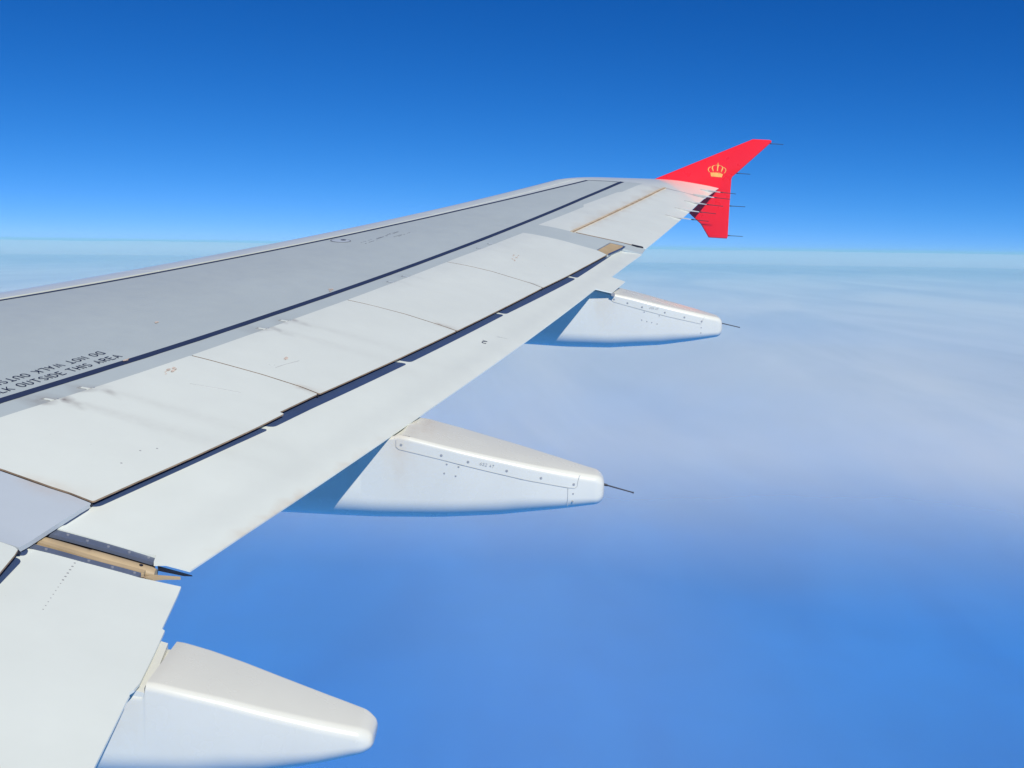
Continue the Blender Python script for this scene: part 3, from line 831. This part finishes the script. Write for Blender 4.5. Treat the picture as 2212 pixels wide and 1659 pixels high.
# ------------------------------------------------------------------ flap track fairings
def fairing(cs, WT, ridge, bottom, ytip, y0, ztilt, step_at=None):
    YW, WW = np.array(WT).T
    RY, RZ = np.array(ridge).T; BY, BZ = np.array(bottom).T
    stations = np.unique(np.round(np.concatenate([step_at or [], np.linspace(y0, ytip - .10, 60), ytip - .10*(1 - np.linspace(0, 1, 14)**.6)]), 4))
    V = []; ring_n = 48; rings = []
    for y in stations:
        w = float(np.interp(y, YW, WW)); zt = float(np.interp(y, RY, RZ)); zb = float(np.interp(y, BY, BZ))
        if y < RY[0]: zt = RZ[0] + (RY[0]-y)*.20
        t_end = max(0, (y - (ytip - .045))/.045)
        sh = math.sqrt(max(0, 1 - t_end**2)) if t_end > 0 else 1
        rt = np.interp(y, [ytip-.9, ytip-.5, ytip - .15, ytip], [.020, .024, .032, .032]); rb = np.interp(y, [ytip-1.4, ytip-.4, ytip], [.11, .085, .032])
        ww = w*1.0
        H = zt - zb
        inset = (1-sh)*min(.045, H*.32, ww*.5)
        ww2 = max(.004, ww - inset); zt2 = zt - inset; zb2 = zb + inset
        rt = max(.002, min(rt, ww2*.93, (zt2-zb2)*.45)); rb = max(.002, min(rb, ww2*.93, (zt2-zb2)*.5))
        pts = []
        def arc(cx, cz, r, a0, a1, n):
            for i in range(n): a = a0 + (a1-a0)*i/(n-1); pts.append((cx + r*math.cos(a), cz + r*math.sin(a)))
        arc(ww2 - rt, zt2 - rt, rt, 0, math.pi/2, 9)
        arc(-ww2 + rt, zt2 - rt, rt, math.pi/2, math.pi, 9)
        # crown of the top is almost flat; sides drop straight to the rounded keel
        rx = ww2*.93; rz = min(rb*1.35, (zt2-zb2)*.5)
        for c0, a0 in ((-ww2 + rx, math.pi), (ww2 - rx, 1.5*math.pi)):
            for i in range(14):
                a = a0 + .5*math.pi*i/13; pts.append((c0 + rx*math.cos(a), zb2 + rz + rz*math.sin(a)))
        base = len(V)
        for (dx, z) in pts:
            s = cs + dx; zz = z + (dx + ww2)*ztilt
            if y < float(xte(s)) + .035:
                c = min(toc(s, y), 1.01); p = S(s, c)
                lim = p[2] - max(.030, float(thick_af(c))*float(chord(s))*.9 if c < .86 else .030)
                if dx > 0 and toc(s, y) > 1.0: lim = min(lim, p[2]-.012)
                zz = min(zz, lim) if toc(s, y) < 1.0 else zz
            V.append((s, -y, zz))
        rings.append(base); nn = len(pts)
    Fc = []
    for a, b in zip(rings[:-1], rings[1:]):
        for k in range(nn): Fc.append([a+k, a+(k+1) % nn, b+(k+1) % nn, b+k])
    Fc.append([rings[0]+k for k in range(nn)]); Fc.append([rings[-1]+k for k in range(nn)])
    body = meshobj("flap_track_fairing", V, Fc, M['fair'], root, sharp=1.1)
    me = body.data
    a = me.attributes.new("rust", 'FLOAT', 'POINT')
    co = np.zeros(len(me.vertices)*3); me.vertices.foreach_get("co", co); co = co.reshape(-1, 3)
    dte = -co[:, 1] - xte(co[:, 0])
    topz = np.interp(-co[:, 1], RY, RZ)
    val = .30*np.exp(-np.abs(dte)/.06)*(co[:, 2] > topz - .03) + .14*np.exp(-((-co[:, 1] - ytip)/.012)**2)
    a.data.foreach_set("value", val.astype(np.float32))
    return body
def side_s(cs, WT, y):
    YW, WW = np.array(WT).T
    return cs - float(np.interp(y, YW, WW))
def side_rivets(body, cs, WT, L, me, sc=1.0):
    for y, z in L:
        o = bpy.data.objects.new("fastener", me); scene.collection.objects.link(o); o.parent = body
        s = side_s(cs, WT, y); a = (side_s(cs, WT, y+.02) - s)/.02
        o.location = (s, -y, z); o.rotation_euler = Vector((-1, -a, 0)).to_track_quat('Z', 'Y').to_euler(); o.scale = (sc, sc, sc)
def side_line(body, cs, WT, L, w, m, name, off=.0016):
    V = []; Fc = []
    P = []
    for (y0, z0), (y1, z1) in zip(L[:-1], L[1:]):
        n = max(1, int(math.hypot(y1-y0, z1-z0)/.02))
        for i in range(n): P.append((y0 + (y1-y0)*i/n, z0 + (z1-z0)*i/n))
    P.append(L[-1])
    for i, (y, z) in enumerate(P):
        ya, za = P[max(i-1, 0)]; yb, zb = P[min(i+1, len(P)-1)]
        l = math.hypot(yb-ya, zb-za); ny, nz = -(zb-za)/l, (yb-ya)/l
        for sg in (1, -1):
            yy = y + sg*ny*w/2; V.append((side_s(cs, WT, yy) - off, -yy, z + sg*nz*w/2))
    for i in range(len(P)-1): Fc.append([2*i, 2*i+1, 2*i+3, 2*i+2])
    o = meshobj(name, V, Fc, m, body, smooth=False)
    sm = o.modifiers.new("t", 'SOLIDIFY'); sm.thickness = .0008; sm.offset = 0
def side_text(body, cs, WT, txt, p0, p1, h, m):
    V, Fc = text_mesh(txt); V[:, 0] -= V[:, 0].min()
    L = math.hypot(p1[0]-p0[0], p1[1]-p0[1]); V[:, 0] *= L/V[:, 0].max(); V[:, 1] *= h/.7
    d = ((p1[0]-p0[0])/L, (p1[1]-p0[1])/L)
    P = []
    for u, v in V:
        y = p0[0] + d[0]*u - d[1]*v*1.0; z = p0[1] + d[1]*u + d[0]*v
        P.append((side_s(cs, WT, y) - .0014, -y, z))
    o = meshobj("panel_number", P, Fc, m, body, smooth=False)
    sm = o.modifiers.new("t", 'SOLIDIFY'); sm.thickness = .0006; sm.offset = 0

W3 = [(3.0, .10), (4.2, .2), (6.5, .2), (6.9, .185), (7.2, .15), (7.4, .11), (7.5, .085), (7.585, .065)]
f3 = fairing(8.40, W3, [(6.636, .170), (6.802, .133), (7.03, .085), (7.259, .040), (7.463, .002), (7.585, -.018)],
             [(4.3, .10), (4.8, -.14), (5.4, -.24), (6.0, -.265), (6.33, -.268), (6.526, -.267), (6.812, -.256), (7.097, -.232), (7.383, -.190), (7.585, -.155)], 7.585, 4.3, .10)
side_rivets(f3, 8.40, W3, [(6.636, .127), (6.822, .084), (6.946, .057), (7.125, .018), (7.285, -.015), (7.439, -.046)], dark_me)
side_rivets(f3, 8.40, W3, [(6.848, .043), (6.903, .033), (6.838, 0), (6.891, -.011), (7.438, -.091), (7.438, -.128)], small_me)
side_line(f3, 8.40, W3, [(6.612, .149), (6.613, .117), (6.626, .106), (6.826, .064), (7.032, .016), (7.233, -.028), (7.413, -.061), (7.445, -.064), (7.456, -.055), (7.458, -.032), (7.467, .0)], .0015, M['seam'], "panel_seam")
side_line(f3, 8.40, W3, [(7.413, -.064), (7.415, -.150)], .0015, M['seam'], "panel_seam")
side_text(f3, 8.40, W3, "632 AT", (6.999, .045), (7.065, .0315), .0125, M['dull'])
rod("static_wick", (8.40, -7.575, -.060), (8.40, -7.728, -.097), .0035, .0030, M['black'], f3, collar=.006)
solid("fairing_bracket", [(8.205, .9960), (8.222, .9962), (8.218, 1.004), (8.205, 1.004)], M['dull'], f3, dz=-.012, th=.012, step=.1, grid=9, dirt=False)

W4 = [(4.8, .1), (6.0, .175), (7.6, .175), (8.0, .165), (8.25, .135), (8.45, .10), (8.578, .065)]
f4 = fairing(12.10, W4, [(7.758, .555), (7.901, .529), (8.166, .473), (8.452, .416), (8.578, .392)],
             [(5.4, .50), (5.9, .25), (6.5, .150), (7.119, .126), (7.429, .118), (7.746, .124), (8.142, .162), (8.382, .206), (8.590, .252)], 8.590, 5.4, .10)
side_rivets(f4, 12.10, W4, [(7.768, .514), (7.868, .49), (7.977, .464), (8.148, .429), (8.296, .397), (8.428, .37)], dark_me, 1.1)
side_rivets(f4, 12.10, W4, [(8.427, .323), (8.427, .285), (7.995, .429), (8.108, .404), (7.98, .369), (8.018, .359), (8.055, .352), (8.095, .343)], small_me)
side_line(f4, 12.10, W4, [(7.742, .545), (7.746, .507), (7.768, .494), (7.968, .447), (8.162, .402), (8.423, .351), (8.437, .387), (8.448, .405)], .0015, M['seam'], "panel_seam")
side_text(f4, 12.10, W4, "633 AT", (8.031, .456), (8.097, .446), .013, M['dull'])
rod("static_wick", (12.10, -8.565, .357), (12.10, -8.727, .326), .0035, .0030, M['black'], f4, collar=.006)
solid("fairing_bracket", [(11.90, 1.028), (11.925, 1.028), (11.92, 1.037), (11.90, 1.037)], M['dull'], f4, dz=-.012, th=.02, step=.1, grid=9, dirt=False)

W2 = [(2.5, .10), (4.0, .17), (6.1, .17), (6.3, .16), (6.5, .135), (6.7, .105), (6.8, .085), (6.842, .075)]
f2 = fairing(5.975, W2, [(6.02, -.120), (6.190, -.120), (6.197, -.093), (6.22, -.095), (6.285, -.109), (6.412, -.140), (6.505, -.166), (6.666, -.208), (6.842, -.250)],
             [(3.6, -.10), (4.4, -.36), (5.2, -.425), (6.067, -.425), (6.285, -.418), (6.498, -.398), (6.668, -.366), (6.842, -.318)], 6.828, 3.6, .04, [6.185, 6.190, 6.193, 6.197, 6.203, 6.215, 6.23])
# narrow lip and groove between the inboard flap's edge and the fairing
V = []
for s in np.linspace(5.812, 6.120, 9):
    yt = float(np.interp(s, [5.82, 6.16], [6.178, 6.140])); zb = float(S(s, toc(s, yt))[2]) - .036
    V += [(s, -yt + .03, zb), (s, -yt - .026, zb - .014), (s, -yt - .026, zb - .05), (s, -yt + .03, zb - .05)]
Fc = []
for i in range(8):
    for k in range(4): Fc.append([4*i+k, 4*i+(k+1) % 4, 4*i+4+(k+1) % 4, 4*i+4+k])
Fc += [[0, 1, 2, 3], [32, 33, 34, 35]]
meshobj("fairing_lip", V, Fc, M['fair'], f2, smooth=False)

# ------------------------------------------------------------------ the air, a thin veil of cloud and the sea far below
def sheet(name, z, R, m, kind):
    n = 96
    V = [(0, 0, z)] + [(R*math.cos(2*math.pi*k/n), R*math.sin(2*math.pi*k/n), z) for k in range(n)]
    me = bpy.data.meshes.new(name); me.from_pydata(V, [], [[0, 1+k, 1+(k+1) % n] for k in range(n)]); me.materials.append(m)
    o = bpy.data.objects.new(name, me); scene.collection.objects.link(o); o["kind"] = kind
    return o
sea_m = mat("sea_airlight_blue", (0.001, 0.275, 0.80), 0.6, 0.5, var=0.2, vscale=.00004)  # blue of light scattered in the air is put into the base colour
sheet("sea", -9000.0, 1.9e6, sea_m, "structure")["label"] = "sea tinted airlight blue, far below the haze"
cm = bpy.data.materials.new("cloud_veil"); cm.use_nodes = True
nt = cm.node_tree; nt.nodes.clear()
out = nt.nodes.new("ShaderNodeOutputMaterial"); mix = nt.nodes.new("ShaderNodeMixShader")
tr = nt.nodes.new("ShaderNodeBsdfTransparent"); df = nt.nodes.new("ShaderNodeBsdfDiffuse"); df.inputs["Color"].default_value = (.84, .84, .74, 1)
tc = nt.nodes.new("ShaderNodeTexCoord"); mpn = nt.nodes.new("ShaderNodeMapping"); mpn.inputs["Scale"].default_value = (1/15000, 1/3200, 1)
mpn.inputs["Location"].default_value = (1.3, .4, 0)
ns = nt.nodes.new("ShaderNodeTexNoise"); ns.inputs["Scale"].default_value = 1.0; ns.inputs["Detail"].default_value = 5.0; ns.inputs["Roughness"].default_value = .55; ns.inputs["Distortion"].default_value = .6
ns2 = nt.nodes.new("ShaderNodeTexNoise"); ns2.inputs["Scale"].default_value = .35; ns2.inputs["Detail"].default_value = 3.0
sx = nt.nodes.new("ShaderNodeSeparateXYZ")
def mth(op, a, b):
    n = nt.nodes.new("ShaderNodeMath"); n.operation = op
    for i, v in enumerate((a, b)):
        if isinstance(v, (int, float)): n.inputs[i].default_value = v
        else: nt.links.new(v, n.inputs[i])
    return n.outputs[0]
def mrange(v, a, b, c, d):
    n = nt.nodes.new("ShaderNodeMapRange"); n.interpolation_type = 'SMOOTHSTEP'
    for k, x in zip(("From Min", "From Max", "To Min", "To Max"), (a, b, c, d)): n.inputs[k].default_value = x
    nt.links.new(v, n.inputs["Value"]); return n.outputs[0]
for a_, b_ in ((tc.outputs["Object"], mpn.inputs["Vector"]), (mpn.outputs[0], ns.inputs["Vector"]), (mpn.outputs[0], ns2.inputs["Vector"]), (tc.outputs["Object"], sx.inputs[0])):
    nt.links.new(a_, b_)
# the edge of the cloud bank runs roughly along the flight path, 15 to 30 km out, and wanders
dist = mth('SUBTRACT', sx.outputs[0], mth('MULTIPLY', sx.outputs[1], .20))
dist = mth('ADD', dist, mth('MULTIPLY', mth('SUBTRACT', ns2.outputs["Fac"], .5), 7000.0))
bank = mth('MAXIMUM', mrange(dist, 4200.0, 9500.0, .03, 1.0), mrange(ns2.outputs["Fac"], .46, .68, 0.0, .45))
puff = mrange(ns.outputs["Fac"], .30, .72, .70, 1.0)
fac = mth('MULTIPLY', mth('MULTIPLY', bank, puff), .56)
for a_, b_ in ((fac, mix.inputs[0]), (tr.outputs[0], mix.inputs[1]), (df.outputs[0], mix.inputs[2]), (mix.outputs[0], out.inputs["Surface"])):
    nt.links.new(a_, b_)
sheet("cloud_veil", -1300.0, 1.9e6, cm, "stuff")["label"] = "thin pale veil of cloud far below the wing"
# far cloud tops that break up the horizon: a ring of low mounds 45 to 120 km out, rising out of the veil
import mathutils
cb = bpy.data.materials.new("cloud_top"); cb.use_nodes = True
nt2 = cb.node_tree; nt2.nodes.clear()
o2 = nt2.nodes.new("ShaderNodeOutputMaterial"); mx2 = nt2.nodes.new("ShaderNodeMixShader"); t2 = nt2.nodes.new("ShaderNodeBsdfTransparent"); d2 = nt2.nodes.new("ShaderNodeBsdfDiffuse")
d2.inputs["Color"].default_value = (.80, .80, .76, 1)
tc2 = nt2.nodes.new("ShaderNodeTexCoord"); sz = nt2.nodes.new("ShaderNodeSeparateXYZ"); mr2 = nt2.nodes.new("ShaderNodeMapRange"); mr2.interpolation_type = 'SMOOTHSTEP'
for k_, x_ in zip(("From Min", "From Max", "To Min", "To Max"), (-1290.0, -350.0, 0.0, .62)): mr2.inputs[k_].default_value = x_
for a_, b_ in ((tc2.outputs["Object"], sz.inputs[0]), (sz.outputs[2], mr2.inputs["Value"]), (mr2.outputs[0], mx2.inputs[0]), (t2.outputs[0], mx2.inputs[1]), (d2.outputs[0], mx2.inputs[2]), (mx2.outputs[0], o2.inputs["Surface"])): nt2.links.new(a_, b_)
NA, NR = 720, 26
V = []; Fc = []
for i in range(NR):
    t = i/(NR-1); r = 45000 + 75000*t
    env = t*t*(3-2*t)
    for j in range(NA):
        a = 2*math.pi*j/NA; x, y = r*math.cos(a), r*math.sin(a)
        n = mathutils.noise.fractal(Vector((x/9000, y/9000, .3)), .9, 2.1, 4)
        V.append((x, y, -1295 + env*(1225 + 0*n) + n*(60 + 130*(1-env))*min(1, t*6) + 25*n*env))
for i in range(NR-1):
    for j in range(NA):
        Fc.append([i*NA+j, i*NA+(j+1) % NA, (i+1)*NA+(j+1) % NA, (i+1)*NA+j])
me = bpy.data.meshes.new("cloud_bank"); me.from_pydata(V, [], Fc); me.materials.append(cb)
me.polygons.foreach_set("use_smooth", [True]*len(me.polygons))
o = bpy.data.objects.new("cloud_bank", me); scene.collection.objects.link(o); o["kind"] = "stuff"; o["label"] = "pale far cloud tops along the horizon"
print("cloud top", max(v[2] for v in V))
hz = bpy.data.materials.new("haze_air"); hz.use_nodes = True
nt = hz.node_tree; nt.nodes.clear()
out = nt.nodes.new("ShaderNodeOutputMaterial"); pv = nt.nodes.new("ShaderNodeVolumePrincipled")
pv.inputs["Color"].default_value = (.36, .71, .84, 1); pv.inputs["Density"].default_value = 1/75000; pv.inputs["Anisotropy"].default_value = -0.12
nt.links.new(pv.outputs[0], out.inputs["Volume"])
B = 2.0e6; z0, z1 = -9001.0, 130.0
me = bpy.data.meshes.new("haze")
me.from_pydata([(x, y, z) for z in (z0, z1) for x, y in ((-B, -B), (B, -B), (B, B), (-B, B))], [], [(3, 2, 1, 0), (4, 5, 6, 7), (0, 1, 5, 4), (1, 2, 6, 5), (2, 3, 7, 6), (3, 0, 4, 7)])
me.materials.append(hz)
haze = bpy.data.objects.new("haze", me); scene.collection.objects.link(haze); haze["kind"] = "stuff"; haze["label"] = "pale blue haze filling the air around the wing"
